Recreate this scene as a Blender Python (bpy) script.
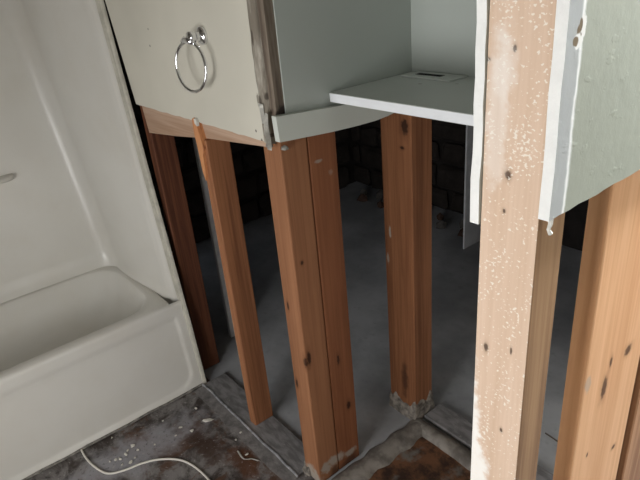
import bpy, bmesh, math, random
from mathutils import Vector, Matrix, noise as mnoise

scene = bpy.context.scene
for o in list(bpy.data.objects):
    bpy.data.objects.remove(o)
COL = scene.collection

# ------------------------------------------------------------------ camera
# world axes: x along the towel-ring wall, y into the closet, z up; the phone is held at the origin, 1.45 m up
CAM = Vector((0, 0, 1.45))
F = 564.867
PITCH, ROLL, HEAD = 0.445891635, -0.094715975, -0.923846646
_fh = Vector((math.sin(HEAD), math.cos(HEAD), 0)); _rh = Vector((math.cos(HEAD), -math.sin(HEAD), 0)); _up = Vector((0, 0, 1))
FW = math.cos(PITCH) * _fh - math.sin(PITCH) * _up
_u = math.sin(PITCH) * _fh + math.cos(PITCH) * _up
RT = math.cos(ROLL) * _rh + math.sin(ROLL) * _u
UP = -math.sin(ROLL) * _rh + math.cos(ROLL) * _u
cd = bpy.data.cameras.new('camera'); cam = bpy.data.objects.new('camera', cd); COL.objects.link(cam)
cd.sensor_width = 36; cd.lens = 36 * F / 640; cd.clip_start = 0.02; cd.clip_end = 60
m = Matrix((RT, UP, -FW)).transposed().to_4x4(); m.translation = CAM
cam.matrix_world = m
scene.camera = cam

# ------------------------------------------------------------------ light
w = bpy.data.worlds.new('World'); scene.world = w; w.use_nodes = True
w.node_tree.nodes['Background'].inputs[0].default_value = (0.75, 0.85, 1.0, 1)
w.node_tree.nodes['Background'].inputs[1].default_value = 0.35

def area(name, loc, target, sx, sy, power, col):
    l = bpy.data.lights.new(name, 'AREA'); l.shape = 'RECTANGLE'; l.size = sx; l.size_y = sy
    l.energy = power; l.color = col
    o = bpy.data.objects.new(name, l); COL.objects.link(o); o.location = loc
    o.rotation_euler = (Vector(target) - Vector(loc)).to_track_quat('-Z', 'Y').to_euler()
    return o
area('daylight_bath_window', (-1.0, -1.06, 0.72), (-1.0, 0, 0.72), 0.7, 0.75, 9.5, (1.0, 0.985, 0.965))
area('rear_fill_light', (-0.38, -1.06, 0.98), (-0.38, 0, 0.98), 0.48, 0.75, 15.5, (1.0, 0.995, 0.99))  # added fill to brighten the front of the near post
area('daylight_hall_window', (1.42, 0.75, 1.1), (0, 0.75, 1.0), 0.8, 0.9, 6.5, (1.0, 0.97, 0.93))

vs = scene.view_settings
scene.display_settings.display_device = 'sRGB'
vs.view_transform = 'Standard'; vs.look = 'None'; vs.gamma = 1.0; vs.use_curve_mapping = False
vs.exposure = 0.0

# ------------------------------------------------------------------ helpers
def ray(x, y):
    return (x - 320) / F * RT - (y - 240) / F * UP + FW
def onx(x, y, X): d = ray(x, y); return CAM + d * (X / d.x)
def ony(x, y, Y): d = ray(x, y); return CAM + d * (Y / d.y)
def onz(x, y, Z): d = ray(x, y); return CAM + d * ((Z - CAM.z) / d.z)

def srgb(r, g, b):
    def f(c):
        c /= 255
        return c / 12.92 if c <= 0.04045 else ((c + 0.055) / 1.055) ** 2.4
    return (f(r), f(g), f(b), 1)

class NT:
    """small node builder; coordinates are the object's own"""
    def __init__(s, name, rough=0.7, spec=0.3, metal=0.0):
        s.m = bpy.data.materials.new(name); s.m.use_nodes = True
        s.t = s.m.node_tree; s.b = s.t.nodes['Principled BSDF']
        s.b.inputs['Roughness'].default_value = rough; s.b.inputs['Metallic'].default_value = metal
        s.b.inputs['Specular IOR Level'].default_value = spec
        s.co = s.t.nodes.new('ShaderNodeTexCoord').outputs['Object']
    def n(s, typ, **kw):
        nd = s.t.nodes.new(typ)
        for k, v in kw.items(): setattr(nd, k, v)
        return nd
    def l(s, a, b): s.t.links.new(a, b)
    def setin(s, sock, v):
        if hasattr(v, 'is_output'): s.l(v, sock)
        else: sock.default_value = v
    def vmath(s, op, a, b=None):
        nd = s.n('ShaderNodeVectorMath', operation=op); s.setin(nd.inputs[0], a)
        if b is not None: s.setin(nd.inputs[1], b)
        return nd.outputs['Value'] if op in ('LENGTH', 'DOT_PRODUCT', 'DISTANCE') else nd.outputs[0]
    def math(s, op, a, b=0.0, clamp=False):
        nd = s.n('ShaderNodeMath', operation=op, use_clamp=clamp); s.setin(nd.inputs[0], a); s.setin(nd.inputs[1], b)
        return nd.outputs[0]
    def noise(s, scale=5, vs=(1, 1, 1), detail=3, rough=0.55, color=False, off=(0, 0, 0), dist=0.0):
        v = s.vmath('MULTIPLY', s.co, vs)
        if any(off): v = s.vmath('ADD', v, off)
        nd = s.n('ShaderNodeTexNoise'); s.l(v, nd.inputs['Vector'])
        nd.inputs['Scale'].default_value = scale; nd.inputs['Detail'].default_value = detail
        nd.inputs['Roughness'].default_value = rough; nd.inputs['Distortion'].default_value = dist
        return nd.outputs['Color'] if color else nd.outputs['Fac']
    def step(s, v, lo, hi):
        nd = s.n('ShaderNodeMapRange', interpolation_type='SMOOTHSTEP'); s.setin(nd.inputs['Value'], v)
        nd.inputs['From Min'].default_value = lo; nd.inputs['From Max'].default_value = hi
        return nd.outputs['Result']
    def mix(s, f, a, b):
        nd = s.n('ShaderNodeMix', data_type='RGBA'); s.setin(nd.inputs[0], f); s.setin(nd.inputs[6], a); s.setin(nd.inputs[7], b)
        return nd.outputs[2]
    def spot(s, c, r, amp=0.5, nscale=60, soft=0.5, off=(0, 0, 0)):
        """mask of a ragged ellipsoid, 1 inside"""
        v = s.vmath('SUBTRACT', s.co, tuple(c))
        v = s.vmath('DIVIDE', v, tuple(r))
        d = s.vmath('LENGTH', v)
        nz = s.noise(nscale, (1, 1, 1), 3, 0.6, off=off)
        d = s.math('ADD', d, s.math('MULTIPLY', s.math('SUBTRACT', nz, 0.5), amp * 2))
        return s.step(d, 1.0, 1.0 - soft)
    def bump(s, h, strength=0.3, dist=0.002):
        nd = s.n('ShaderNodeBump'); nd.inputs['Strength'].default_value = strength; nd.inputs['Distance'].default_value = dist
        s.l(h, nd.inputs['Height']); s.l(nd.outputs[0], s.b.inputs['Normal'])
    def color(s, c): s.setin(s.b.inputs['Base Color'], c)

def wood(name, light, dark, knots=(), dust=(), seed=0, speck=0.0, rough=0.72, stain=(), contrast=1.0, dust_glare_col=(165, 160, 150), along=2):
    t = NT(name, rough, 0.25)
    o = (seed * 3.7, seed * 1.9, seed * 5.3)
    gs = [110.0] * 3; gs[along] = 3.0; bs = [16.0] * 3; bs[along] = .9
    g = t.noise(1.0, tuple(gs), 4, 0.6, off=o, dist=0.5)
    big = t.noise(1.0, tuple(bs), 2, 0.5, off=o, dist=0.8)
    f = t.math('ADD', t.math('MULTIPLY', g, 0.55), t.math('MULTIPLY', big, 0.6))
    c = t.mix(t.step(f, 0.57 - 0.16 / contrast, 0.57 + 0.16 / contrast), dark, light)
    dk = (dark[0] * .16, dark[1] * .14, dark[2] * .14, 1)
    for k in knots:
        p, r = k[0], k[1]
        halo = t.spot(p, [q * 1.9 for q in r], 0.35, 50, 0.8)
        c = t.mix(t.math('MULTIPLY', halo, 0.45), c, (dark[0] * .6, dark[1] * .55, dark[2] * .5, 1))
        c = t.mix(t.math('MULTIPLY', t.spot(p, r, 0.45, 110, 0.55), 0.92), c, dk)
    for p, r, colr, a in stain:
        c = t.mix(t.math('MULTIPLY', t.spot(p, r, 0.5, 28, 0.7), a), c, colr)
    for p, r, a in dust:
        c = t.mix(t.math('MULTIPLY', t.spot(p, r, 0.75, 45, 0.6), a), c, srgb(*dust_glare_col))
    if speck:
        sn = t.noise(1.0, (190, 190, 260), 2, 0.5, off=(1.3, 2.2, 0.4)); s2 = t.noise(1.0, (30, 30, 18), 2, 0.5, off=(4, 1, 3))
        mk = t.step(t.math('ADD', sn, t.math('MULTIPLY', s2, 0.35)), 0.86 - speck, 0.92 - speck)
        c = t.mix(t.math('MULTIPLY', mk, 0.7), c, srgb(250, 243, 232))
    t.color(c); t.bump(f, 0.35, 0.0015)
    return t.m

def plain(name, col, rough=0.6, var=0.12, scale=8, spec=0.3, bump=0.0, bscale=90, metal=0.0):
    t = NT(name, rough, spec, metal)
    n = t.noise(scale, (1, 1, 1), 4, 0.6)
    c2 = tuple(x * (1 - 2 * var) for x in col[:3]) + (1,)
    t.color(t.mix(t.step(n, 0.3, 0.7), c2, col))
    if bump: t.bump(t.noise(bscale, (1, 1, 1), 3, 0.6), bump, 0.003)
    return t.m

WLOC = {}
def mesh_obj(name, bm, mat, parent=None, loc=(0, 0, 0), smooth=False):
    """bm is in world coordinates; the origin goes to loc"""
    loc = Vector(loc)
    bmesh.ops.recalc_face_normals(bm, faces=bm.faces)
    bmesh.ops.translate(bm, verts=bm.verts, vec=-loc)
    me = bpy.data.meshes.new(name); bm.to_mesh(me); bm.free()
    for mm in (mat if isinstance(mat, (list, tuple)) else [mat]): me.materials.append(mm)
    if smooth:
        for p in me.polygons: p.use_smooth = True
    o = bpy.data.objects.new(name, me); COL.objects.link(o)
    WLOC[o.name] = loc
    if parent:
        o.parent = parent; o.location = loc - WLOC.get(parent.name, parent.location)
    else: o.location = loc
    return o
def tag(o, label, cat, group=None, kind=None):
    o['label'] = label; o['category'] = cat
    if group: o['group'] = group
    if kind: o['kind'] = kind
    return o
def struct(o, label=None):
    o['kind'] = 'structure'
    if label: o['label'] = label
    return o
def thing(name, label, cat, loc, group=None):
    o = bpy.data.objects.new(name, None); COL.objects.link(o); o.location = loc; o.empty_display_size = 0.05
    return tag(o, label, cat, group)

def box(bm, lo, hi, bev=0.0, seg=1):
    r = bmesh.ops.create_cube(bm, size=1.0)
    vs_ = r['verts']
    for v in vs_:
        v.co = Vector([lo[i] + (v.co[i] + .5) * (hi[i] - lo[i]) for i in range(3)])
    if bev:
        es = list({e for v in vs_ for e in v.link_edges})
        bmesh.ops.bevel(bm, geom=es, offset=bev, segments=seg, affect='EDGES', profile=0.5)
    return bm
def nbox(lo, hi, bev=0.0, seg=1): return box(bmesh.new(), lo, hi, bev, seg)

def tube(bm, pts, rad, seg=10, closed=False, caps=True):
    pts = [Vector(p) for p in pts]; n = len(pts); rings = []
    prev = None
    for i, p in enumerate(pts):
        a = pts[(i - 1) % n] if (closed or i > 0) else p
        b = pts[(i + 1) % n] if (closed or i < n - 1) else p
        d = (b - a).normalized()
        if prev is None:
            ref = Vector((0, 0, 1)) if abs(d.z) < .9 else Vector((1, 0, 0))
        else: ref = prev
        s = (ref - d * ref.dot(d)).normalized(); prev = s
        q = d.cross(s)
        r = rad[i] if isinstance(rad, (list, tuple)) else rad
        rings.append([bm.verts.new(p + (s * math.cos(2 * math.pi * k / seg) + q * math.sin(2 * math.pi * k / seg)) * r) for k in range(seg)])
    m_ = n if closed else n - 1
    for i in range(m_):
        A, B = rings[i], rings[(i + 1) % n]
        for k in range(seg):
            bm.faces.new((A[k], A[(k + 1) % seg], B[(k + 1) % seg], B[k]))
    if caps and not closed:
        bm.faces.new(rings[0]); bm.faces.new(rings[-1])
    return bm

def slab(outline, axis, a, b, edge_slot=1):
    """prism: outline of (p,q) in the two other axes, from a to b along axis; caps slot 0, sides slot edge_slot"""
    bm = bmesh.new()
    def P(p, q, t):
        return Vector({0: (t, p, q), 1: (p, t, q), 2: (p, q, t)}[axis])
    A = [bm.verts.new(P(p, q, a)) for p, q in outline]; B = [bm.verts.new(P(p, q, b)) for p, q in outline]
    f1 = bm.faces.new(A); f2 = bm.faces.new(B); n = len(A)
    for i in range(n):
        f = bm.faces.new((A[i], A[(i + 1) % n], B[(i + 1) % n], B[i])); f.material_index = edge_slot
    return bm
def ragged(p, q, n, amp, rnd):
    """points from p to q (p included, q not) with jitter across the line"""
    p = Vector(p); q = Vector(q); d = (q - p); nn = Vector((-d.y, d.x)).normalized(); out = []
    for i in range(n):
        t = i / n; j = 0 if i == 0 else rnd.uniform(-amp, amp)
        out.append(tuple(p + d * t + nn * j))
    return out
def grid(bm, rows):
    """rows of points -> quads"""
    V = [[bm.verts.new(p) for p in r] for r in rows]
    for i in range(len(V) - 1):
        for j in range(len(V[i]) - 1):
            bm.faces.new((V[i][j], V[i][j + 1], V[i + 1][j + 1], V[i + 1][j]))
    return V
def chip_mesh(name, r, rnd, mat, flat=0.4, jag=0.35):
    bm = bmesh.new(); bmesh.ops.create_icosphere(bm, subdivisions=1, radius=1)
    for v in bm.verts:
        v.co *= rnd.uniform(1 - jag, 1 + jag)
        v.co.x *= r * rnd.uniform(.8, 1.2); v.co.y *= r * 0.75; v.co.z *= r * flat
    zmin = min(v.co.z for v in bm.verts)
    for v in bm.verts: v.co.z -= zmin
    me = bpy.data.meshes.new(name); bm.to_mesh(me); bm.free(); me.materials.append(mat)
    return me
def mud(lo, hi, rnd, seed, amp=0.008, top_jag=0.02, nu=8, nz=5):
    """ragged skin of plaster around the foot of a post (box shell open at bottom, uneven top)"""
    bm = bmesh.new()
    x0, y0, z0 = lo; x1, y1, z1 = hi
    per = []
    for i in range(nu): per.append((x0 + (x1 - x0) * i / nu, y0))
    for i in range(nu): per.append((x1, y0 + (y1 - y0) * i / nu))
    for i in range(nu): per.append((x1 - (x1 - x0) * i / nu, y1))
    for i in range(nu): per.append((x0, y1 - (y1 - y0) * i / nu))
    cx, cy = (x0 + x1) / 2, (y0 + y1) / 2
    rows = []
    for k in range(nz + 1):
        row = []
        for i, (x, y) in enumerate(per):
            tj = mnoise.noise(Vector((x * 38 + seed, y * 38, 3.1))) * top_jag
            z = z0 + (z1 - z0 + tj) * k / nz
            d = Vector((x - cx, y - cy)).normalized()
            a = mnoise.noise(Vector((x * 60, y * 60, z * 60 + seed))) * amp + amp * .5 * (1 - k / nz)
            if k == nz: a = -0.006
            row.append((x + d.x * a, y + d.y * a, z))
        rows.append(row + [row[0]])
    grid(bm, rows); bmesh.ops.remove_doubles(bm, verts=bm.verts, dist=1e-5)
    return bm

R_ = random.Random(7)

# ------------------------------------------------------------------ materials of the setting
def wall_paint(name, col, stains=(), bumpy=0.25, var=0.05, rough=0.55):
    t = NT(name, rough, 0.3)
    n = t.noise(3, (1, 1, 1), 3, 0.5)
    c = t.mix(t.step(n, .3, .7), tuple(x * (1 - 2 * var) for x in col[:3]) + (1,), col)
    for p, r, cc, a in stains: c = t.mix(t.math('MULTIPLY', t.spot(p, r, .55, 70, .5), a), c, cc)
    t.color(c); t.bump(t.noise(45, (1, 1, 1), 4, .6), bumpy, 0.002)
    return t.m
GYPSUM = plain('gypsum_edge', srgb(248, 248, 245), 0.8, 0.03, 40, bump=0.3, bscale=200)
BONE = srgb(214, 210, 196)
SAGE = srgb(196, 200, 186)
CLOSETGREY = srgb(184, 190, 184)

# ------------------------------------------------------------------ floors
def dirty_floor():
    t = NT('stained_subfloor', 0.75, 0.35)
    a = t.noise(9, (1, 1, 1), 8, .7, dist=.5); b = t.noise(6, (1, 1, 1), 6, .68, off=(5, 2, 0), dist=.6); d = t.noise(60, (1, 1, 1), 5, .75, off=(1, 7, 0))
    c = t.mix(t.step(a, .40, .60), srgb(62, 54, 50), srgb(132, 128, 126))
    c = t.mix(t.math('MULTIPLY', t.step(b, .50, .58), .85), c, srgb(88, 60, 43))
    # pale plaster dust swept along the tub and along the sole plate
    dm = t.spot((-1.60, .33, 0), (.13, .36, .2), .9, 12, .8)
    c = t.mix(t.math('MULTIPLY', dm, .8), c, srgb(160, 159, 164))
    dm = t.spot((-1.4, .655, 0), (.5, .05, .2), .6, 26, .7)
    c = t.mix(t.math('MULTIPLY', dm, .75), c, srgb(150, 147, 146))
    dm = t.spot((-1.45, .52, 0), (.14, .06, .2), .8, 18, .6)
    c = t.mix(t.math('MULTIPLY', dm, .85), c, srgb(66, 44, 32))
    dm = t.spot((-1.30, .58, 0), (.12, .05, .2), .9, 22, .6)
    c = t.mix(t.math('MULTIPLY', dm, .8), c, srgb(96, 62, 42))
    c = t.mix(t.math('MULTIPLY', t.step(d, .57, .68), .55), c, srgb(178, 175, 172))
    c = t.mix(t.math('MULTIPLY', t.step(d, .44, .34), .65), c, srgb(30, 26, 25))
    t.color(c)
    t.setin(t.b.inputs['Roughness'], t.math('ADD', t.math('MULTIPLY', a, .5), .35))
    t.bump(t.math('ADD', a, t.math('MULTIPLY', d, .5)), .5, .004)
    return t.m
bm = bmesh.new(); box(bm, (-2.66, -1.02, -.03), (1.42, .705, 0))
struct(mesh_obj('floor', bm, dirty_floor(), loc=(0, 0, 0)), 'dark stained bathroom subfloor smeared with plaster dust')
t = NT('rusty_closet_floor', .75)
a = t.noise(14, (1, 1, 1), 5, .65); b = t.noise(40, (1, 1, 1), 3, .6)
c = t.mix(t.step(a, .38, .6), srgb(62, 45, 36), srgb(118, 82, 58))
c = t.mix(t.math('MULTIPLY', t.step(t.noise(9, (1, 1, 1), 4, .6, off=(3, 3, 0)), .52, .66), .9), c, srgb(120, 118, 112))
t.color(c); t.bump(b, .5, .004)
bm = nbox((-1.0, .705, -.03), (-.42, 1.10, .001)); struct(mesh_obj('floor_closet', bm, t.m), 'rust brown closet floor with grey patches')
t = NT('grey_concrete', .62, .4)
a = t.noise(2.4, (1, 1, 1), 5, .6); b = t.noise(30, (1, 1, 1), 4, .6)
c = t.mix(t.step(a, .35, .65), srgb(150, 152, 155), srgb(184, 186, 189))
c = t.mix(t.math('MULTIPLY', t.step(b, .55, .75), .3), c, srgb(118, 118, 120))
t.color(c); t.bump(b, .25, .003)
bm = nbox((-3.0, .705, -.06), (1.42, 2.75, -.004))
struct(mesh_obj('floor_far', bm, t.m), 'grey concrete floor of the room behind the studs')

# ------------------------------------------------------------------ far room walls and room shell
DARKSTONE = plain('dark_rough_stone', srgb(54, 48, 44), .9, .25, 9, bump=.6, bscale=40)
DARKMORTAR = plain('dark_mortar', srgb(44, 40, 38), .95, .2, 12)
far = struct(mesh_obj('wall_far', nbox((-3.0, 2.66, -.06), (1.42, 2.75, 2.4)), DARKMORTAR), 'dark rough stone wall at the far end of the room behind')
farl = struct(mesh_obj('wall_far_left', nbox((-3.08, .80, -.06), (-3.0, 2.75, 2.4)), DARKMORTAR), 'dark rough wall beyond the stud wall')
rs = random.Random(21)
def stones(parent, axis, a0, a1, z0, z1, plane, sgn):
    z = z0; k = 0
    while z < z1:
        h = rs.uniform(.13, .19); a = a0 - rs.uniform(0, .15)
        while a < a1:
            wd = rs.uniform(.18, .34)
            if a + wd > a0:
                dep = rs.uniform(.03, .06); bm = bmesh.new()
                lo = [0, 0, z + .012]; hi = [0, 0, z + h - .012]
                lo[axis] = max(a, a0) + .012; hi[axis] = min(a + wd, a1) - .012
                o_ = 1 - axis
                lo[o_], hi[o_] = sorted((plane, plane + sgn * dep))
                if hi[axis] - lo[axis] > .04:
                    box(bm, lo, hi, .018, 1)
                    for v in bm.verts: v.co += Vector((rs.uniform(-1, 1), rs.uniform(-1, 1), rs.uniform(-1, 1))) * .012
                    mesh_obj('stone', bm, DARKSTONE, parent, ((lo[0] + hi[0]) / 2, (lo[1] + hi[1]) / 2, z))
            a += wd
        z += h
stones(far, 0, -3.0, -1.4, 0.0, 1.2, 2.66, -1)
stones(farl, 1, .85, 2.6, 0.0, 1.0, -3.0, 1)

SHELL = wall_paint('shell_paint', srgb(170, 165, 156))
def frame_wall(name, axis, plane, th, a0, a1, z0, z1, hole, label):
    """wall slab with a rectangular window opening"""
    h0, h1, k0, k1 = hole; bm = bmesh.new()
    def bb(p0, p1, q0, q1):
        lo = [0, 0, q0]; hi = [0, 0, q1]; lo[axis] = p0; hi[axis] = p1
        lo[1 - axis], hi[1 - axis] = sorted((plane, plane + th)); box(bm, lo, hi)
    bb(a0, h0, z0, z1); bb(h1, a1, z0, z1); bb(h0, h1, z0, k0); bb(h0, h1, k1, z1)
    return struct(mesh_obj(name, bm, SHELL), label)
frame_wall('wall_back', 0, -.96, -.06, -2.66, -.62, 0, 2.4, (-1.36, -.64, .34, 1.10), 'bathroom wall behind the camera with a low window')
frame_wall('wall_back_hall', 0, -.96, -.06, -.62, 1.42, 0, 2.4, (-.62, -.13, .60, 1.36), 'hall wall behind the camera with an opening for the added fill light')  # opening cut for the rear fill
frame_wall('wall_hall', 1, 1.3, .1, -.96, 1.3, 0, 2.4, (.33, 1.17, .63, 1.57), 'right hand wall of the hall with a window')
struct(mesh_obj('wall_far_right', nbox((1.3, 1.3, -.06), (1.4, 2.75, 2.4)), SHELL), 'right hand wall of the room behind')
struct(mesh_obj('shade_wall', nbox((-.62, 1.72, -.06), (1.3, 1.80, 2.4)), SHELL), 'unseen cross wall added to shade the far floor')  # added where it is unseen, keeps the overhead fill off the far floor
fill_rig = thing('far_fill_disc', 'round overhead fill light added out of view behind the closet', 'fill light', (-.15, 1.42, 2.4))  # disc and light added out of view to brighten the far floor
bm = bmesh.new(); bmesh.ops.create_cone(bm, cap_ends=True, segments=32, radius1=.17, radius2=.19, depth=.03); bmesh.ops.translate(bm, verts=bm.verts, vec=(-.15, 1.42, 2.385))
mesh_obj('base', bm, plain('fill_disc_metal', srgb(210, 210, 210), .4), fill_rig, (-.15, 1.42, 2.385))
ll = area('far_floor_fill', (-.15, 1.42, 2.365), (-.15, 1.42, 0), .3, .3, 90, (0.86, 0.92, 1.0)); ll.data.shape = 'DISK'
ll.parent = fill_rig; ll.location = (0, 0, -.035)
struct(mesh_obj('wall_tub_side', nbox((-2.75, -1.02, 0), (-2.66, .80, 2.4)), SHELL), 'wall behind the bathtub')
struct(mesh_obj('ceiling', nbox((-3.08, -1.02, 2.4), (1.42, 2.75, 2.46)), plain('ceiling_paint', srgb(160, 156, 148), .8, .03)), 'painted ceiling')

# ------------------------------------------------------------------ drywall of the towel-ring wall (faces the camera side, y = .692)
def flx(z):
    """how far the front edge of the tub surround leans back with height"""
    k = [(0, 0), (.286, -.028), (.834, -.097), (1.42, -.163), (2.3, -.24)]
    for (a, p), (b, q) in zip(k, k[1:]):
        if z <= b: return p + (q - p) * (z - a) / (b - a)
    return k[-1][1]
YA, YS = .692, .705
rr = random.Random(3)
ol = []
ol += ragged((-1.842, 1.103), (-1.095, 1.100), 26, .0016, rr)
ol += ragged((-1.095, 1.100), (-1.080, 2.38), 10, .002, rr)
ol += [(-1.080, 2.38), (-2.0, 2.38)]
ol += [(-1.744 + flx(z), z) for z in (2.2, 1.8, 1.42)]
hole = srgb(70, 62, 56)
st = []
for px, py, r in [(148, 29, .0035), (150, 46, .0042), (256, 131, .004), (262, 141, .007)]:
    p = ony(px, py, YA); st.append(((p.x, p.y, p.z), (r, .02, r * 1.1), hole, .9))
p = ony(258, 100, YA); st.append(((p.x, p.y, p.z), (.006, .02, .02), srgb(120, 112, 100), .8))
p = ony(266, 125, YA); st.append(((p.x, p.y, p.z), (.006, .02, .02), srgb(110, 102, 92), .8))
struct(mesh_obj('wall_left', slab(ol, 1, YA, YA + .0125), [wall_paint('bone_wall_paint', BONE, st), plain('torn_paper_edge', srgb(200, 190, 172), .9, .1)]),
       'off white drywall above the cut line carrying the towel ring')

# ---- bathroom side corner of the closet opening: mudded bead, then a bare brown strip
bm = bmesh.new(); rows = []
rc = random.Random(5)
for i in range(40):
    z = 1.098 + i * (2.38 - 1.098) / 39 if i > 12 else 1.098 + i * .02
    pr = []
    for k, (x, y) in enumerate([(-1.094, .6915), (-1.086, .6895), (-1.077, .690), (-1.069, .692), (-1.065, .696), (-1.064, .702)]):
        j = mnoise.noise(Vector((k * 3.1, 2.2, z * 25))) * .0028
        pr.append((x + j, y + j * .6, z))
    rows.append(pr)
grid(bm, rows)
tb = NT('corner_mud', .85)
a = tb.noise(1, (40, 40, 9), 4, .6); c = tb.mix(tb.step(a, .35, .65), srgb(128, 120, 108), srgb(188, 182, 170))
for px, py, rx, rz in [(252, 36, .006, .02), (260, 100, .008, .014), (265, 97, .007, .012), (266, 122, .006, .016), (270, 136, .008, .006)]:
    p = ony(px, py, .69); c = tb.mix(tb.math('MULTIPLY', tb.spot((p.x, p.y, p.z), (rx, .03, rz), .5, 60, .5), .85), c, srgb(78, 70, 62))
tb.color(c); tb.bump(a, .5, .004)
cb = struct(mesh_obj('trim_1', bm, tb.m, smooth=True), 'torn plaster corner bead at the edge of the closet opening')
# curled paper and plaster scabs at its lower end
TORN = plain('torn_paper', srgb(226, 224, 216), .85, .10, 120, bump=.4)
GREYMUD = plain('grey_mud', srgb(150, 147, 140), .9, .15, 60, bump=.6, bscale=120)
bm = bmesh.new(); rows = []
for i in range(9):
    z = 1.088 + i * .0105; wv = math.sin(i * .9) * .004
    rows.append([(-1.066 + wv * .6 - .003 * (1 - i / 12), .682 - .003 * math.sin(i * .5), z), (-1.058 + wv, .677 - .006 * math.sin(i * .7), z + .002), (-1.0545 + wv * .5, .684, z - .001)])
grid(bm, rows); bmesh.ops.solidify(bm, geom=bm.faces[:], thickness=.0015)
mesh_obj('torn_paper', bm, TORN, cb, (-1.06, .685, 1.09))
bm = bmesh.new(); rows = []
for i in range(6):
    z = 1.145 + i * .009
    rows.append([(-1.086 + .002 * (i % 2), .687, z), (-1.078 - .001 * i, .682, z + .002), (-1.072, .687, z)])
grid(bm, rows); bmesh.ops.solidify(bm, geom=bm.faces[:], thickness=.0015)
mesh_obj('torn_paper', bm, TORN, cb, (-1.08, .685, 1.15))
cm = chip_mesh('plaster_scab', .02, rc, GREYMUD, .5)
for (x, y, z) in [(-1.068, .688, 1.090), (-1.042, .712, 1.082)]:
    o = bpy.data.objects.new('plaster_scab', cm); o.scale = (.45, .6, .6); COL.objects.link(o); o.parent = cb; o.location = (x, y, z)
# bare strip beside it (where a casing was pulled off)
tb = NT('bare_casing_strip', .85)
a = tb.noise(1, (60, 60, 5), 4, .6); c = tb.mix(tb.step(a, .35, .65), srgb(96, 84, 74), srgb(138, 126, 112))
c = tb.mix(tb.spot((-1.043, .715, 1.165), (.02, .02, .03), .6, 60, .6), c, srgb(50, 42, 38))
tb.color(c); tb.bump(a, .4, .003)
struct(mesh_obj('trim_2', nbox((-1.076, .7000, 1.155), (-1.0425, .7235, 2.38)), tb.m), 'bare brown strip left by a removed casing')

# ------------------------------------------------------------------ closet walls above the cut
XB, XD = -1.052, -1.039
CP = wall_paint('closet_paint', CLOSETGREY, (), .12, .03, .45)
struct(mesh_obj('wall_closet_left', slab([(.724, 1.122), (1.137, 1.122), (1.137, 2.38), (.724, 2.38)], 0, XB, XD), [CP, CP]), 'grey painted drywall on the left side of the closet')
struct(mesh_obj('wall_closet_back', slab([(-1.052, 1.15), (-.423, 1.15), (-.423, 2.38), (-1.052, 2.38)], 1, 1.137, 1.150), [CP, GYPSUM]), 'grey painted drywall at the back of the closet')

# ------------------------------------------------------------------ bathtub and surround
FIB = NT('ivory_fibreglass', .25, .5)
a = FIB.noise(2.2, (1, 1, 1), 3, .5)
c = FIB.mix(FIB.step(a, .3, .7), srgb(216, 213, 205), srgb(224, 222, 215))
c = FIB.mix(FIB.math('MULTIPLY', FIB.step(FIB.noise(5, (1, 1, 1), 4, .6, off=(2, 0, 5)), .40, .85), .22), c, srgb(200, 190, 172))
FIB.color(c); FIB.b.inputs['Coat Weight'].default_value = .15; FIB.b.inputs['Coat Roughness'].default_value = .12
FIB.setin(FIB.b.inputs['Roughness'], FIB.math('ADD', FIB.math('MULTIPLY', a, .1), .27))
FIB = FIB.m
tub = thing('bathtub', 'ivory fibreglass bathtub with tall moulded surround', 'bathtub', (-2.05, -.1, 0))
ZR = .368
def rrect(x0, x1, y0, y1, r, z, n=8):
    pts = []
    for cx, cy, a0 in ((x1 - r, y1 - r, 0), (x0 + r, y1 - r, 90), (x0 + r, y0 + r, 180), (x1 - r, y0 + r, 270)):
        for k in range(n + 1):
            a = math.radians(a0 + 90 * k / n); pts.append((cx + r * math.cos(a), cy + r * math.sin(a), z))
    return pts
bm = bmesh.new()
spec_ = [(-2.345, -1.806, -.86, .640, .03, ZR - .004), (-2.342, -1.812, -.855, .636, .03, ZR), (-2.322, -1.846, -.80, .602, .12, ZR),
         (-2.317, -1.852, -.79, .597, .12, ZR - .004), (-2.308, -1.858, -.785, .590, .12, ZR - .018), (-2.280, -1.866, -.755, .565, .125, .29),
         (-2.248, -1.878, -.72, .530, .13, .22), (-2.215, -1.895, -.69, .49, .14, .185), (-2.17, -1.93, -.65, .44, .12, .170), (-2.08, -2.02, -.5, .3, .03, .165)]
rings = []
for x0, x1, y0, y1, r, z in spec_:
    rings.append([bm.verts.new(p) for p in rrect(x0, x1, y0, y1, r, z)])
for A, B in zip(rings, rings[1:]):
    n = len(A)
    for i in range(n): bm.faces.new((A[i], A[(i + 1) % n], B[(i + 1) % n], B[i]))
bm.faces.new(rings[-1])
mesh_obj('basin', bm, FIB, tub, (-2.07, -.1, .165), smooth=True)
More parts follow.
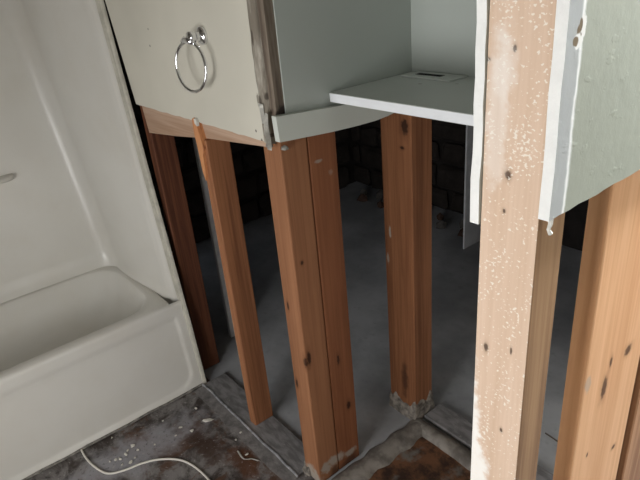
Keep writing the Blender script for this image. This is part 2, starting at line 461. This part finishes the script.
# apron: leans back a little, rolls over into the rim, pressed panel with a rounded end
def sm(a, b, x):
    t_ = max(0, min(1, (x - a) / (b - a))); return t_ * t_ * (3 - 2 * t_)
bm = bmesh.new(); rows = []
ys = [-.86 + (1.46) * i / 40 for i in range(38)] + [.53 + .006 * i for i in range(27)]
ys = sorted(set(round(v, 4) for v in ys)); ys = [v for v in ys if v <= .686]
zs = [.0, .012, .02, .03, .04, .05, .06, .07, .08, .10, .13, .17, .21, .25, .28, .30, .31, .32, .33, .34, .348, .356, .362, .366, .368]
for z in zs:
    row = []
    for y in ys:
        x = -1.757 - .040 * (z / .33)
        d1 = sm(.652, .634, y); d2 = sm(.008, .026, z); d3 = sm(.325, .30, z)
        # rounded lower corner of the pressed panel
        cy_, cz_, rad = .587, .075, .062
        if y > cy_ and z < cz_: 
            dd = math.hypot(y - cy_, z - cz_); k = sm(rad + .002, rad - .018, dd)
        else: k = d1 * d2
        x -= .006 * k * d3
        if z > .345: x = min(x, -1.797 - (1 - math.sqrt(max(0, 1 - ((z - .345) / .023) ** 2))) * .016)
        if z < .02: x += .004 * (1 - z / .02)
        row.append((x, y, z))
    rows.append(row)
grid(bm, rows); mesh_obj('apron', bm, FIB, tub, (-1.77, -.1, 0), smooth=True)
# moulded surround
def corner(z):
    k = (z - .365) / 1.1
    return (-2.345 - .18 * k, .628 - .048 * k)
bm = bmesh.new(); rows = []
NZ = 34
for i in range(NZ + 1):
    z = .340 + (2.05 - .340) * i / NZ
    cx, cy = corner(z); fx = -1.757 + flx(z) - .030
    P = [(fx, .6835), (fx - .012, .680), (fx - .022, .672), (fx - .03, .664)]
    ex, ey = fx - .03, .664
    # rim cove blends into the panel at the bottom
    cove = .018 * max(0, 1 - (z - .352) / .05) ** 2
    rad = .075
    for k in range(1, 13):
        q = k / 12; x = ex + (cx + rad - ex) * q
        y = ey + (cy - ey) * sm(0, 1, q * .9 + .1 * q) - .008 * math.sin(math.pi * q) - cove
        P.append((x, y))
    yc = P[-1][1]
    for k in range(1, 11):
        a_ = math.radians(90 + 90 * k / 10); P.append((cx + rad + rad * math.cos(a_) + cove * math.sin(math.radians(90 * k / 10)), yc - rad + rad * math.sin(a_)))
    for k in range(1, 22):
        P.append((cx + cove - .004 * math.sin(k * .3), yc - rad - (yc - rad + .86) * k / 21))
    rows.append([(x, y, z) for x, y in P])
grid(bm, rows)
mesh_obj('surround', bm, FIB, tub, (-2.35, -.1, .352), smooth=True)
# nailing flange with its rolled outer bead, runs floor to top
FLG = plain('aged_flange', srgb(206, 202, 188), .5, .12, 20, bump=.2)
bm = bmesh.new(); rows = []
for i in range(41):
    z = 2.05 * i / 40; fx = -1.757 + flx(z)
    j = mnoise.noise(Vector((1, 1, z * 9))) * .0012
    rows.append([(fx - .034, .685, z), (fx - .030, .676, z), (fx - .022, .674 + j, z), (fx - .017, .682, z), (fx - .012, .683, z), (fx - .007, .676 + j, z), (fx + .002, .677, z), (fx + .006, .683, z), (fx + .006, .690, z)])
grid(bm, rows); mesh_obj('flange', bm, FLG, tub, (-1.76, .68, 0), smooth=True)
bm = bmesh.new(); rows = []
for i in range(41):
    z = 2.05 * i / 40; fx = -1.757 + flx(z); j = mnoise.noise(Vector((3, 1, z * 16))) * .0016
    rows.append([(fx - .0165 + j, .680, z), (fx - .0125 + j, .678, z), (fx - .0085 - j, .680, z)])
grid(bm, rows); mesh_obj('shadow_seam', bm, plain('seam_shadow', srgb(122, 114, 100), .9, .3, 30), tub, (-1.77, .68, 0))  # dark strip put in for the shadow line of the flange groove
bm = bmesh.new(); tube(bm, [(-1.750, -.86 + 1.53 * i / 20, .004 + .002 * math.sin(i * 2.3)) for i in range(21)], .0045, 7)
mesh_obj('floor_caulk', bm, plain('floor_caulk', srgb(150, 146, 138), .9, .3, 40), tub, (-1.75, 0, .004))
# moulded soap ledge on the long panel
p = onx(2, 178, -2.43)
bm = bmesh.new()
for k in range(2): pass
rows = []
for i in range(13):
    a_ = math.pi * i / 12; yy = p.y - .07 + .11 * math.cos(a_); d = .05 * math.sin(a_) ** .7
    rows.append([(-2.50, yy, p.z + .012), (-2.425 + d, yy, p.z + .010), (-2.420 + d, yy, p.z), (-2.425 + d * .9, yy, p.z - .010), (-2.50, yy, p.z - .03)])
grid(bm, rows); mesh_obj('soap_ledge', bm, FIB, tub, (-2.44, p.y, p.z), smooth=True)

# ------------------------------------------------------------------ studs of the towel-ring wall
def stud(name, lo, hi, mat, label, bev=.003, group=None):
    loc = ((lo[0] + hi[0]) / 2, (lo[1] + hi[1]) / 2, lo[2])
    bm = nbox(lo, hi, bev, 1)
    o = mesh_obj(name, bm, mat, None, loc)
    return tag(o, label, 'stud', group)
def L(p, loc): return tuple(Vector(p) - Vector(loc))

# dark stud hard by the tub
RED_L, RED_D = srgb(150, 92, 62), srgb(104, 58, 38)
lo, hi = (-1.87, .7125, .0005), (-1.827, .795, 2.36)
stud('wall_stud', lo, hi, wood('dark_stud_wood', srgb(116, 72, 50), srgb(82, 48, 34), seed=1), 'dark red-brown wooden stud hard beside the bathtub flange')

# slim split stud under the towel ring: body, plus a splintered tongue over the blocking board
lo, hi = (-1.438, .695, .0085), (-1.400, .772, 1.052)
loc = Vector(((lo[0] + hi[0]) / 2, (lo[1] + hi[1]) / 2, lo[2]))
wm = wood('split_stud_wood', srgb(160, 108, 74), srgb(124, 80, 54), seed=2, contrast=1.0,
          stain=[((-.022, -.045, .3), (.02, .012, .35), srgb(200, 160, 125), .6)])
s2 = thing('wall_stud', 'slim orange wooden stud with a splintered top under the towel ring', 'stud', loc)
mesh_obj('post', nbox(lo, hi, .003), wm, s2, loc)
ol = [(-1.462, 1.02), (-1.458, .955), (-1.449, .93), (-1.440, .96), (-1.436, 1.01), (-1.424, 1.03), (-1.434, 1.06), (-1.441, 1.085), (-1.447, 1.108), (-1.455, 1.112), (-1.466, 1.107), (-1.468, 1.07)]
mesh_obj('splinter', slab([(x + .022, z) for x, z in ol], 1, .688, .7046, 0), wood('fresh_splinter_wood', srgb(206, 144, 98), srgb(160, 102, 66), seed=4, contrast=1.4), s2, (-1.445, .70, 1.02))
ol = [(-1.446, 1.098), (-1.434, 1.092), (-1.431, 1.104), (-1.437, 1.113), (-1.447, 1.111)]
mesh_obj('plaster_crumb', slab([(x + .022, z) for x, z in ol], 1, .684, .6915, 0), TORN, s2, (-1.438, .694, 1.10))

# blocking board let in behind the cut drywall edge
ol = [(-1.815, 1.008), (-1.60, 1.030), (-1.40, 1.055), (-1.10, 1.082), (-1.10, 1.20), (-1.83, 1.20), (-1.83, 1.10)]
o = mesh_obj('blocking_board', slab(ol, 1, .7048, .7122, 0),
             wood('pale_blocking_wood', srgb(196, 168, 146), srgb(168, 136, 112), seed=6, contrast=.8, along=0), None, (-1.45, .708, 1.03))
tag(o, 'pale tan blocking board showing just below the off white drywall', 'board')

# doubled corner post
fl = lambda px, py: onx(px, py, XB)
fa = lambda px, py: ony(px, py, YS)
lo, hi = (-1.124, YS, .0), (XB, .784, 2.36)
loc = Vector(((lo[0] + hi[0]) / 2, (lo[1] + hi[1]) / 2, lo[2]))
kn = [(L(fa(288, 306), loc), (.006, .02, .017)), (L(fa(297, 383), loc), (.008, .02, .020)), (L(fl(302, 263), loc), (.02, .006, .008)),
      (L(fl(305, 364), loc), (.012, .013, .024)), (L(fl(309, 358), loc), (.02, .008, .028))]
pC = thing('corner_post', 'doubled orange wooden corner post between towel ring wall and closet', 'post', loc)
mesh_obj('stud', nbox(lo, hi, .004, 2), wood('corner_stud_wood', srgb(158, 110, 78), srgb(132, 88, 60), kn, seed=8,
         dust=[(L((-1.09, .70, .02), loc), (.06, .05, .045), .8), (L(fl(326, 468), loc), (.03, .024, .028), .8), (L(fl(333, 461), loc), (.03, .024, .026), .8)],
         stain=[(L((-1.05, .77, .0), loc), (.05, .035, .05), srgb(70, 48, 36), .8)], contrast=.8), pC, loc)
lo2, hi2 = (-1.12, .7865, .0), (XB - .001, .875, 2.36)
loc2 = Vector(((lo2[0] + hi2[0]) / 2, (lo2[1] + hi2[1]) / 2, lo2[2]))
kn = [(L(fl(338.5, 360), loc2), (.02, .006, .022)), (L(fl(349, 405), loc2), (.02, .010, .018))]
mesh_obj('stud', nbox(lo2, hi2, .003), wood('corner_stud_wood_b', srgb(148, 96, 65), srgb(124, 77, 50), kn, seed=9,
         dust=[(L(fl(319, 161), loc2), (.02, .014, .006), .6), (L(fl(331, 172), loc2), (.02, .010, .01), .3), (L(fl(340, 457), loc2), (.03, .020, .024), .75), (L(fl(350, 452), loc2), (.03, .03, .016), .75)],
         stain=[(L((-1.05, .83, .0), loc2), (.05, .06, .05), srgb(70, 48, 36), .8)], contrast=.8), pC, loc2)
MUD = plain('grey_plaster_mud', srgb(158, 150, 140), .95, .35, 40, bump=.7, bscale=90)
mesh_obj('plaster_foot', mud((-1.128, .701, 0), (-1.10, .725, .045), R_, 1.7, .008, .03), MUD, pC, (-1.11, .71, 0))
# inner closet corner post
YD = 1.121
lo, hi = (-1.1493, YD, -.004), (-1.030, 1.208, 1.118)
fl2 = lambda px, py: ony(px, py, YD)
loc = Vector(((lo[0] + hi[0]) / 2, (lo[1] + hi[1]) / 2, lo[2]))
kn = [(L(fl2(404.5, 127), loc), (.016, .02, .030)), (L(fl2(402, 148), loc), (.010, .02, .006))]
pD = thing('corner_post', 'brown wooden inner corner post under the closet shelf with dark knot', 'post', loc)
mesh_obj('stud', nbox(lo, hi, .003), wood('inner_stud_wood', srgb(146, 98, 66), srgb(114, 72, 46), kn, seed=12, contrast=1.0,
         dust=[(L(fl2(390, 232), loc), (.006, .02, .03), .8), (L(fl2(388, 258), loc), (.006, .02, .03), .6)],
         stain=[(L(fl2(405, 380), loc), (.022, .03, .10), srgb(60, 34, 22), .75)]), pD, loc)
mesh_obj('plaster_foot', mud((-1.151, YD - .003, -.004), (-1.0275, 1.210, .082), R_, 4.2, .005, .05, 14), MUD, pD, (-1.09, 1.165, 0))

# ------------------------------------------------------------------ sole plate and its strip, mortar ridges
DUSTYWOOD = NT('dusty_plate', .8)
a = DUSTYWOOD.noise(16, (1, 3, 1), 4, .6); c = DUSTYWOOD.mix(DUSTYWOOD.step(a, .35, .65), srgb(112, 110, 110), srgb(146, 144, 144))
c = DUSTYWOOD.mix(DUSTYWOOD.math('MULTIPLY', DUSTYWOOD.step(DUSTYWOOD.noise(50, (1, 1, 1), 4, .7), .6, .75), .6), c, srgb(176, 172, 166))
DUSTYWOOD.color(c); DUSTYWOOD.bump(a, .3, .003); DUSTYWOOD = DUSTYWOOD.m
bm = nbox((-1.745, .672, 0), (-1.128, .772, .008), .002)
pl = tag(mesh_obj('sole_plate', bm, DUSTYWOOD, None, (-1.5, .715, 0)), 'grey dusty wooden sole plate under the studs beside the bathtub', 'plate')
bm = bmesh.new(); rows = []
for i in range(30):
    x = -1.745 + (.625) * i / 29; j = mnoise.noise(Vector((x * 14, 0, 3))) * .0035
    rows.append([(x, .668 + j, .004), (x, .667 + j, .010), (x, .672 + j, .012), (x, .677 + j, .009)])
grid(bm, rows); mesh_obj('edge_strip', bm, plain('pale_strip', srgb(172, 172, 176), .5, .3, 40), pl, (-1.45, .672, .008), smooth=True)
bm = bmesh.new(); rows = []
for i in range(24):
    x = -1.74 + .62 * i / 23; j = mnoise.noise(Vector((x * 11, 5, 1))) * .010
    rows.append([(x, .672, .0075), (x, .660, .005 + j * .15), (x, .642 + j, .003), (x, .622 + j, -.001)])
grid(bm, rows); mesh_obj('dust_drift', bm, plain('dust_drift', srgb(132, 128, 126), .95, .25, 25, bump=.6), pl, (-1.45, .65, 0), smooth=True)

RIDGE = NT('mortar_ridge', .7, .4)
a = RIDGE.noise(18, (1, 1, 1), 4, .6); c = RIDGE.mix(RIDGE.step(a, .35, .65), srgb(104, 98, 92), srgb(148, 142, 134)); RIDGE.color(c); RIDGE.bump(a, .6, .004); RIDGE = RIDGE.m
def ridge(path, nrm, wd, ht, seed):
    bm = bmesh.new(); rows = []; p0, p1 = Vector(path[0]), Vector(path[1]); nrm = Vector(nrm)
    for i in range(22):
        p = p0 + (p1 - p0) * i / 21; row = []
        for k in range(9):
            q = k / 8; b = p + nrm * wd * (q - .5) * (1 + .25 * mnoise.noise(Vector((i * .4, seed, 2))))
            z = ht * math.sin(math.pi * q) ** .6 + .004 * mnoise.noise(Vector((b.x * 50, b.y * 50, seed)))
            row.append((b.x, b.y, z if 0 < k < 8 else -.003))
        rows.append(row)
    grid(bm, rows); return bm
tag(mesh_obj('mortar_ridge', ridge(((-1.005, .70), (-1.002, 1.112)), (1, 0), .085, .020, 1.0), RIDGE, None, (-1.005, .9, 0), True), 'low grey mortar ridge running between the two corner posts', 'mortar')
tag(mesh_obj('mortar_ridge', ridge(((-1.02, 1.112), (-.45, 1.112)), (0, 1), .065, .020, 3.0), RIDGE, None, (-.75, 1.112, 0), True), 'low mortar ridge along the closet back, beside the pale near post', 'mortar')
tag(mesh_obj('sole_plate', nbox((-1.020, 1.152, 0), (-.426, 1.24, .014), .003), DUSTYWOOD, None, (-.7, 1.196, 0)), 'thin grey dusty sole plate behind the closet mortar ridge', 'plate')

# ------------------------------------------------------------------ shelf and cleat
SHELFP = wall_paint('shelf_paint', srgb(206, 210, 206), [(L(onz(420, 84, 1.188), (-.74, 1.0, 1.167)), (.008, .006, .02), srgb(150, 146, 140), .7), (L(onz(457, 84, 1.188), (-.74, 1.0, 1.167)), (.007, .005, .02), srgb(150, 146, 140), .7)], .1, .03, .4)
sh = thing('closet_shelf', 'grey-white painted wooden shelf board in the closet corner', 'shelf', (-.74, 1.0, 1.167))
ol = [(-1.0375, .853), (-1.032, .847), (-.428, .847), (-.428, 1.1365), (-1.0375, 1.1365)]
bm = slab(ol, 2, 1.167, 1.1885); bmesh.ops.bevel(bm, geom=[e for e in bm.edges], offset=.0012, segments=1, affect='EDGES')
mesh_obj('board', bm, [SHELFP, plain('shelf_edge_paint', srgb(240, 243, 246), .4, .03, 20)], sh, (-.74, 1.0, 1.167))
pc = mesh_obj('cover_plate', nbox((-1.01, 1.065, 1.1885), (-.855, 1.130, 1.1925), .001), SHELFP, sh, (-.93, 1.11, 1.1885))
p0 = onz(425, 71, 1.1928); p1 = onz(447, 74.5, 1.1928)
bm = nbox((-.985, 1.090, 1.1905), (-.905, 1.108, 1.1931)); mesh_obj('slot', bm, plain('slot_black', srgb(22, 20, 20), .9, .1), pc, (-.95, 1.116, 1.191))

CLP = wall_paint('cleat_paint', srgb(204, 208, 200), [((.02, -.15, .005), (.02, .004, .004), srgb(140, 134, 126), .9)], .15, .04, .45)
XC = -1.021
zc = lambda px, py: onx(px, py, XC).z
yc = lambda px, py: onx(px, py, XC).y
ol = [(yc(px, py), zc(px, py)) for px, py in [(280, 142.5), (300, 138.5), (330, 132.5), (355, 126.5), (375, 121), (388, 116), (402, 109)]]
ol += [(1.06, 1.150), (.90, 1.153), (yc(276, 117), zc(276, 117))]
tag(mesh_obj('shelf_cleat', slab(ol, 0, XD + .0005, XC, 0), CLP, None, (XD, .85, 1.1)), 'white painted cleat board below the shelf on the closet left wall', 'cleat')

# ------------------------------------------------------------------ near partition: pale post, drywall on both sides
XL, XR, YP = -.4075, -.3255, .573
loc = Vector((-.37, .60, 0))
fp = lambda px, py: L(ony(px, py, YP), loc)
kn = [(fp(508, 175), (.006, .03, .008)), (fp(504, 211), (.0028, .03, .004)), (fp(486, 347), (.0045, .03, .009)), (fp(511, 351), (.0022, .03, .007)),
      (fp(501, 430), (.003, .03, .005)), (fp(515, 48), (.003, .03, .005)), (fp(488, 59), (.005, .03, .003))]
pale = wood('pale_dusty_glare_post_wood', srgb(230, 204, 182), srgb(214, 184, 158), kn, seed=15, speck=.075, contrast=.7,
            dust=[(fp(470, 425), (.022, .03, .13), .95), (fp(476, 470), (.03, .03, .09), .95), (fp(497, 110), (.02, .03, .14), .35), (fp(505, 70), (.02, .03, .05), .3)], dust_glare_col=(252, 248, 242))  # white lower left edge is blown-out light painted into the wood colour
np_ = thing('door_post', 'pale tan wooden post flecked with white plaster at the closet opening', 'post', loc)
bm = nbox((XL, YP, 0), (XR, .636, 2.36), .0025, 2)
# greyer side face gets its own wood
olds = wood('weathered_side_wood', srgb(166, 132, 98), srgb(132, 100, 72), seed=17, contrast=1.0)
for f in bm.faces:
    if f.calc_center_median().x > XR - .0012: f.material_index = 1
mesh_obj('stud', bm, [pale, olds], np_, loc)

rw = random.Random(11)
ZL = ony(474, 222, YP).z
ol = ragged((YP - .003, ZL), (1.135, ZL), 14, .002, rw) + [(1.135, ZL), (1.135, 2.38), (YP - .003, 2.38)]
ol += ragged((YP - .003, 2.38), (YP - .003, ZL), 40, .0016, rw)[1:]
struct(mesh_obj('wall_closet_right', slab(ol, 0, -.4215, -.408), [CP, GYPSUM]), 'thin drywall edge on the closet side of the pale post')

ZRt = 1.160
ol = ragged((YP - .004, ZRt + .003), (1.9, ZRt + .004), 60, .0012, rw) + [(1.9, ZRt), (1.9, 2.38), (YP - .004, 2.38)]
ol += ragged((YP - .004, 2.38), (YP - .004, ZRt + .003), 40, .0014, rw)[1:]
t = NT('sage_wall_paint', .6, .3)
n1 = t.noise(3, (1, 1, 1), 3, .5); c = t.mix(t.step(n1, .3, .7), srgb(158, 161, 147), srgb(167, 170, 156))
sx = t.n('ShaderNodeSeparateXYZ'); t.l(t.co, sx.inputs[0])
nz = t.noise(1, (40, 40, 22), 3, .6)
yy = t.math('ADD', sx.outputs[1], t.math('MULTIPLY', t.math('SUBTRACT', nz, .5), .010))
c = t.mix(t.step(yy, .604, .5985), c, srgb(240, 240, 236))         # torn white line
c = t.mix(t.step(yy, .5985, .594), c, srgb(176, 178, 176))         # grey bare mud band at the corner
p = onx(579, 37, -.3105)
for dy, dz, ry, rz in [(0, .004, .006, .011), (-.006, -.004, .006, .006), (.002, .012, .004, .008)]:
    c = t.mix(t.spot((-.3105, p.y + dy + .004, p.z + dz), (.02, ry + .003, rz + .003), .4, 120, .3), c, srgb(238, 236, 230))
    c = t.mix(t.spot((-.3105, p.y + dy, p.z + dz), (.02, ry, rz), .4, 120, .3), c, srgb(120, 104, 82))
t.color(c)
h = t.math('ADD', t.noise(45, (1, 1, 1), 4, .6), t.math('MULTIPLY', t.step(t.noise(26, (1, 1, 2), 3, .6, off=(3, 3, 3)), .6, .7), .35)); t.bump(h, .3, .0018)
wr_ = struct(mesh_obj('wall_right', slab(ol, 0, -.3245, -.3105), [t.m, GYPSUM]), 'sage grey painted drywall above the cut beside the pale post')
bm = bmesh.new(); tube(bm, [(-.314, .578, 1.166), (-.3135, .579, 1.156), (-.3145, .577, 1.149), (-.313, .580, 1.143)], [.004, .0028, .0022, .003], 7)
mesh_obj('torn_paper', bm, TORN, wr_, (-.314, .578, 1.15))

# wide board and its neighbours behind the sage wall
lo, hi = (-.360, .762, 0), (-.3265, .985, 2.36)
loc = Vector((-.345, .87, 0)); fr = lambda px, py: L(onx(px, py, -.3265), loc)
kn = [(fr(604, 388), (.02, .012, .032)), (fr(611, 362), (.02, .006, .015)), (fr(628, 350), (.02, .016, .014)), (fr(613, 447), (.02, .009, .007)), (fr(587, 455), (.02, .004, .007))]
wb = wood('bright_orange_wood', srgb(232, 184, 140), srgb(212, 158, 114), kn, seed=20, contrast=.7,
          dust=[(fr(588, 385), (.02, .012, .025), .5)], stain=[])
tag(mesh_obj('wall_stud', nbox(lo, hi, .004, 2), wb, None, loc), 'wide bright orange wooden stud with dark knots below the sage wall', 'stud')
tag(mesh_obj('wall_stud', nbox((-.362, .998, 0), (-.338, 1.016, 2.36), .002), wood('grey_batten_wood', srgb(120, 108, 96), srgb(84, 74, 66), seed=22), None, (-.35, 1.007, 0)), 'thin grey batten in the gap right of the wide orange stud', 'stud')
tag(mesh_obj('wall_stud', nbox((-.41, 1.024, 0), (-.3265, 1.15, 2.36), .003), wood('edge_stud_wood', srgb(186, 142, 106), srgb(146, 104, 74), seed=23), None, (-.36, 1.04, 0)), 'brown stud at the right picture edge beyond the grey batten', 'stud')
# nail driven through the wide stud
a_ = ony(543, 436, .74); bm = bmesh.new(); tube(bm, [(-.362, .775, ony(562, 444, .775).z), (-.388, .772, ony(562, 444, .775).z + .006)], .0016, 7)
tag(mesh_obj('nail', bm, plain('nail_steel', srgb(120, 116, 110), .4, .1, metal=.8), None, (-.37, .774, ony(562, 444, .775).z)), 'small nail poking from the wide orange stud', 'nail')

# ------------------------------------------------------------------ boards standing in the room behind
GREYB = plain('grey_primed_board', srgb(222, 224, 228), .6, .08, 14)
p = onz(462.5, 249, -.004); q = onz(477, 249, -.004)
bm = nbox((p.x, p.y + .0, -.004), (p.x + .010, p.y + .16, 2.38), .002)
tag(mesh_obj('casing_board', bm, GREYB, None, (p.x, p.y, -.004)), 'grey-white upright board seen beyond the closet, left of the pale post', 'board')
p = onz(229, 336, -.004)
bm = nbox((p.x, p.y, -.004), (p.x + .02, p.y + .07, 2.38), .002)
tag(mesh_obj('casing_board', bm, GREYB, None, (p.x, p.y, -.004)), 'grey upright board seen behind the slim splintered stud', 'board')

# rubble at the foot of the far wall
RUB = [plain('rubble_grey', srgb(96, 92, 88), .9, .2, 20, bump=.6), plain('rubble_brown', srgb(84, 64, 54), .9, .2, 20, bump=.6)]
rb = random.Random(31); meshes = [chip_mesh('rubble_stone', rb.uniform(.032, .042), rb, RUB[k % 2], .9, .25) for k in range(5)]
for k in range(16):
    o = bpy.data.objects.new('rubble_stone', meshes[k % 5]); COL.objects.link(o)
    x = -2.75 + .085 * k; y = 2.50 - .09 * (k % 2)
    o.location = (x, y, -.008); o.rotation_euler.z = rb.uniform(0, 6.28)
    tag(o, 'rough stone in the rubble heap at the foot of the far wall', 'stone', 'rubble at the far wall')

# ------------------------------------------------------------------ towel ring
CHROME = NT('chrome', .08, .5, 1.0); CHROME.color((.82, .83, .85, 1)); CHROME = CHROME.m
mp = ony(203, 35.5, YA)
tr = thing('towel_ring', 'chrome towel ring hanging on the off white wall', 'towel ring', mp)
def lathe_y(bm, prof, c, seg=24):
    rows = []
    for y, r in prof: rows.append([(c[0] + r * math.cos(2 * math.pi * k / seg), y, c[2] + r * math.sin(2 * math.pi * k / seg)) for k in range(seg + 1)])
    grid(bm, rows); bmesh.ops.remove_doubles(bm, verts=bm.verts, dist=1e-5); return bm
mesh_obj('wall_plate', lathe_y(bmesh.new(), [(YA, .0001), (YA, .022), (YA - .006, .022), (YA - .010, .019), (YA - .012, .0125)], mp), CHROME, tr, mp, True)
mesh_obj('arm', lathe_y(bmesh.new(), [(YA - .010, .0125), (YA - .014, .0105), (YA - .022, .0105), (YA - .026, .0135), (YA - .036, .0145), (YA - .040, .012), (YA - .042, .0001)], mp), CHROME, tr, mp, True)
yr = YA - .040; rc_ = ony(191, 67, yr); rad = .0585
bm = bmesh.new(); tube(bm, [(mp.x + .012, yr + .006, mp.z - .008), (mp.x - .006, yr + .004, mp.z - .007), (mp.x - .026, yr + .002, mp.z - .006), (mp.x - .036, yr, mp.z - .010)], [.0085, .0095, .008, .005], 12)
mesh_obj('hanger', bm, CHROME, tr, mp, True)
bm = bmesh.new(); tube(bm, [(rc_.x + rad * .985 * math.cos(2 * math.pi * k / 64), yr + rad * .17 * math.cos(2 * math.pi * k / 64) + .004 * math.sin(2 * math.pi * k / 64), rc_.z + rad * math.sin(2 * math.pi * k / 64)) for k in range(64)], .0042, 10, closed=True)
mesh_obj('ring', bm, CHROME, tr, rc_, True)

# ------------------------------------------------------------------ cable and plaster chips on the floor
pts = [onz(px, py, .004) for px, py in [(81, 449), (86, 458), (95, 467), (108, 473.5), (125, 470), (140, 464), (155, 460), (170, 459), (182, 460.5), (192, 465), (200, 471), (208, 479), (216, 490), (226, 505)]]
def spline(P, n=6):
    out = []
    for i in range(len(P) - 1):
        a, b, c_, d = P[max(i - 1, 0)], P[i], P[i + 1], P[min(i + 2, len(P) - 1)]
        for k in range(n):
            t_ = k / n
            out.append(.5 * ((2 * b) + (c_ - a) * t_ + (2 * a - 5 * b + 4 * c_ - d) * t_ ** 2 + (3 * b - a - 3 * c_ + d) * t_ ** 3))
    return out + [P[-1]]
tag(mesh_obj('cable', tube(bmesh.new(), spline(pts), .0036, 9), plain('white_cable', srgb(228, 224, 214), .45, .05), None, pts[5], True), 'white cable snaking over the dirty floor beside the bathtub', 'cable')

CHALK = plain('plaster_white', srgb(236, 232, 222), .95, .1, 60, bump=.5)
rk = random.Random(41); cms = [chip_mesh('plaster_chip', 1.0, rk, CHALK, .35, .4) for k in range(5)]
def chip(px, py, r, label, group=None, k=0):
    o = bpy.data.objects.new('plaster_chip', cms[k % 5]); COL.objects.link(o)
    r *= 1.25; o.location = onz(px, py, 0); o.scale = (r, r, r); o.rotation_euler.z = rk.uniform(0, 6.28)
    tag(o, label, 'plaster chip', group); return o
o = chip(208, 421, .017, 'largest pale plaster chip on the floor near the sole plate', None, 0); o.scale = (.024, .011, .011); o.rotation_euler.z = .9
small = 'small white plaster crumb on the dirty bathroom floor'
for k, (px, py, r) in enumerate([(133, 446, .008), (126, 455, .007), (120, 459, .006), (116, 460, .006), (131, 463, .007), (138, 450, .005), (128, 451, .005), (112, 438, .004),
                                 (155, 445, .004), (181, 428, .006), (192, 431, .007), (196, 409, .006), (218, 397, .006), (213, 391, .004), (241, 433, .005), (236, 440, .004),
                                 (247, 455, .006), (122, 465, .004), (135, 458, .004), (176, 436, .004), (163, 421, .004), (110, 462, .004)]):
    chip(px, py, r, small, 'plaster crumbs on the bathroom floor', k)
# torn pale strip of paper near the plate
P3 = [onz(px, py, .002) for px, py in [(238, 451), (244, 459), (252, 459), (259, 461)]]
bm = bmesh.new(); rows = [[(q.x - .003, q.y - .003, .001), (q.x, q.y, .005), (q.x + .003, q.y + .003, .001)] for q in spline(P3, 4)]
grid(bm, rows); bmesh.ops.solidify(bm, geom=bm.faces[:], thickness=.001)
tag(mesh_obj('paper_scrap', bm, TORN, None, P3[1]), 'thin torn paper scrap on the dark floor beside the sole plate', 'paper')
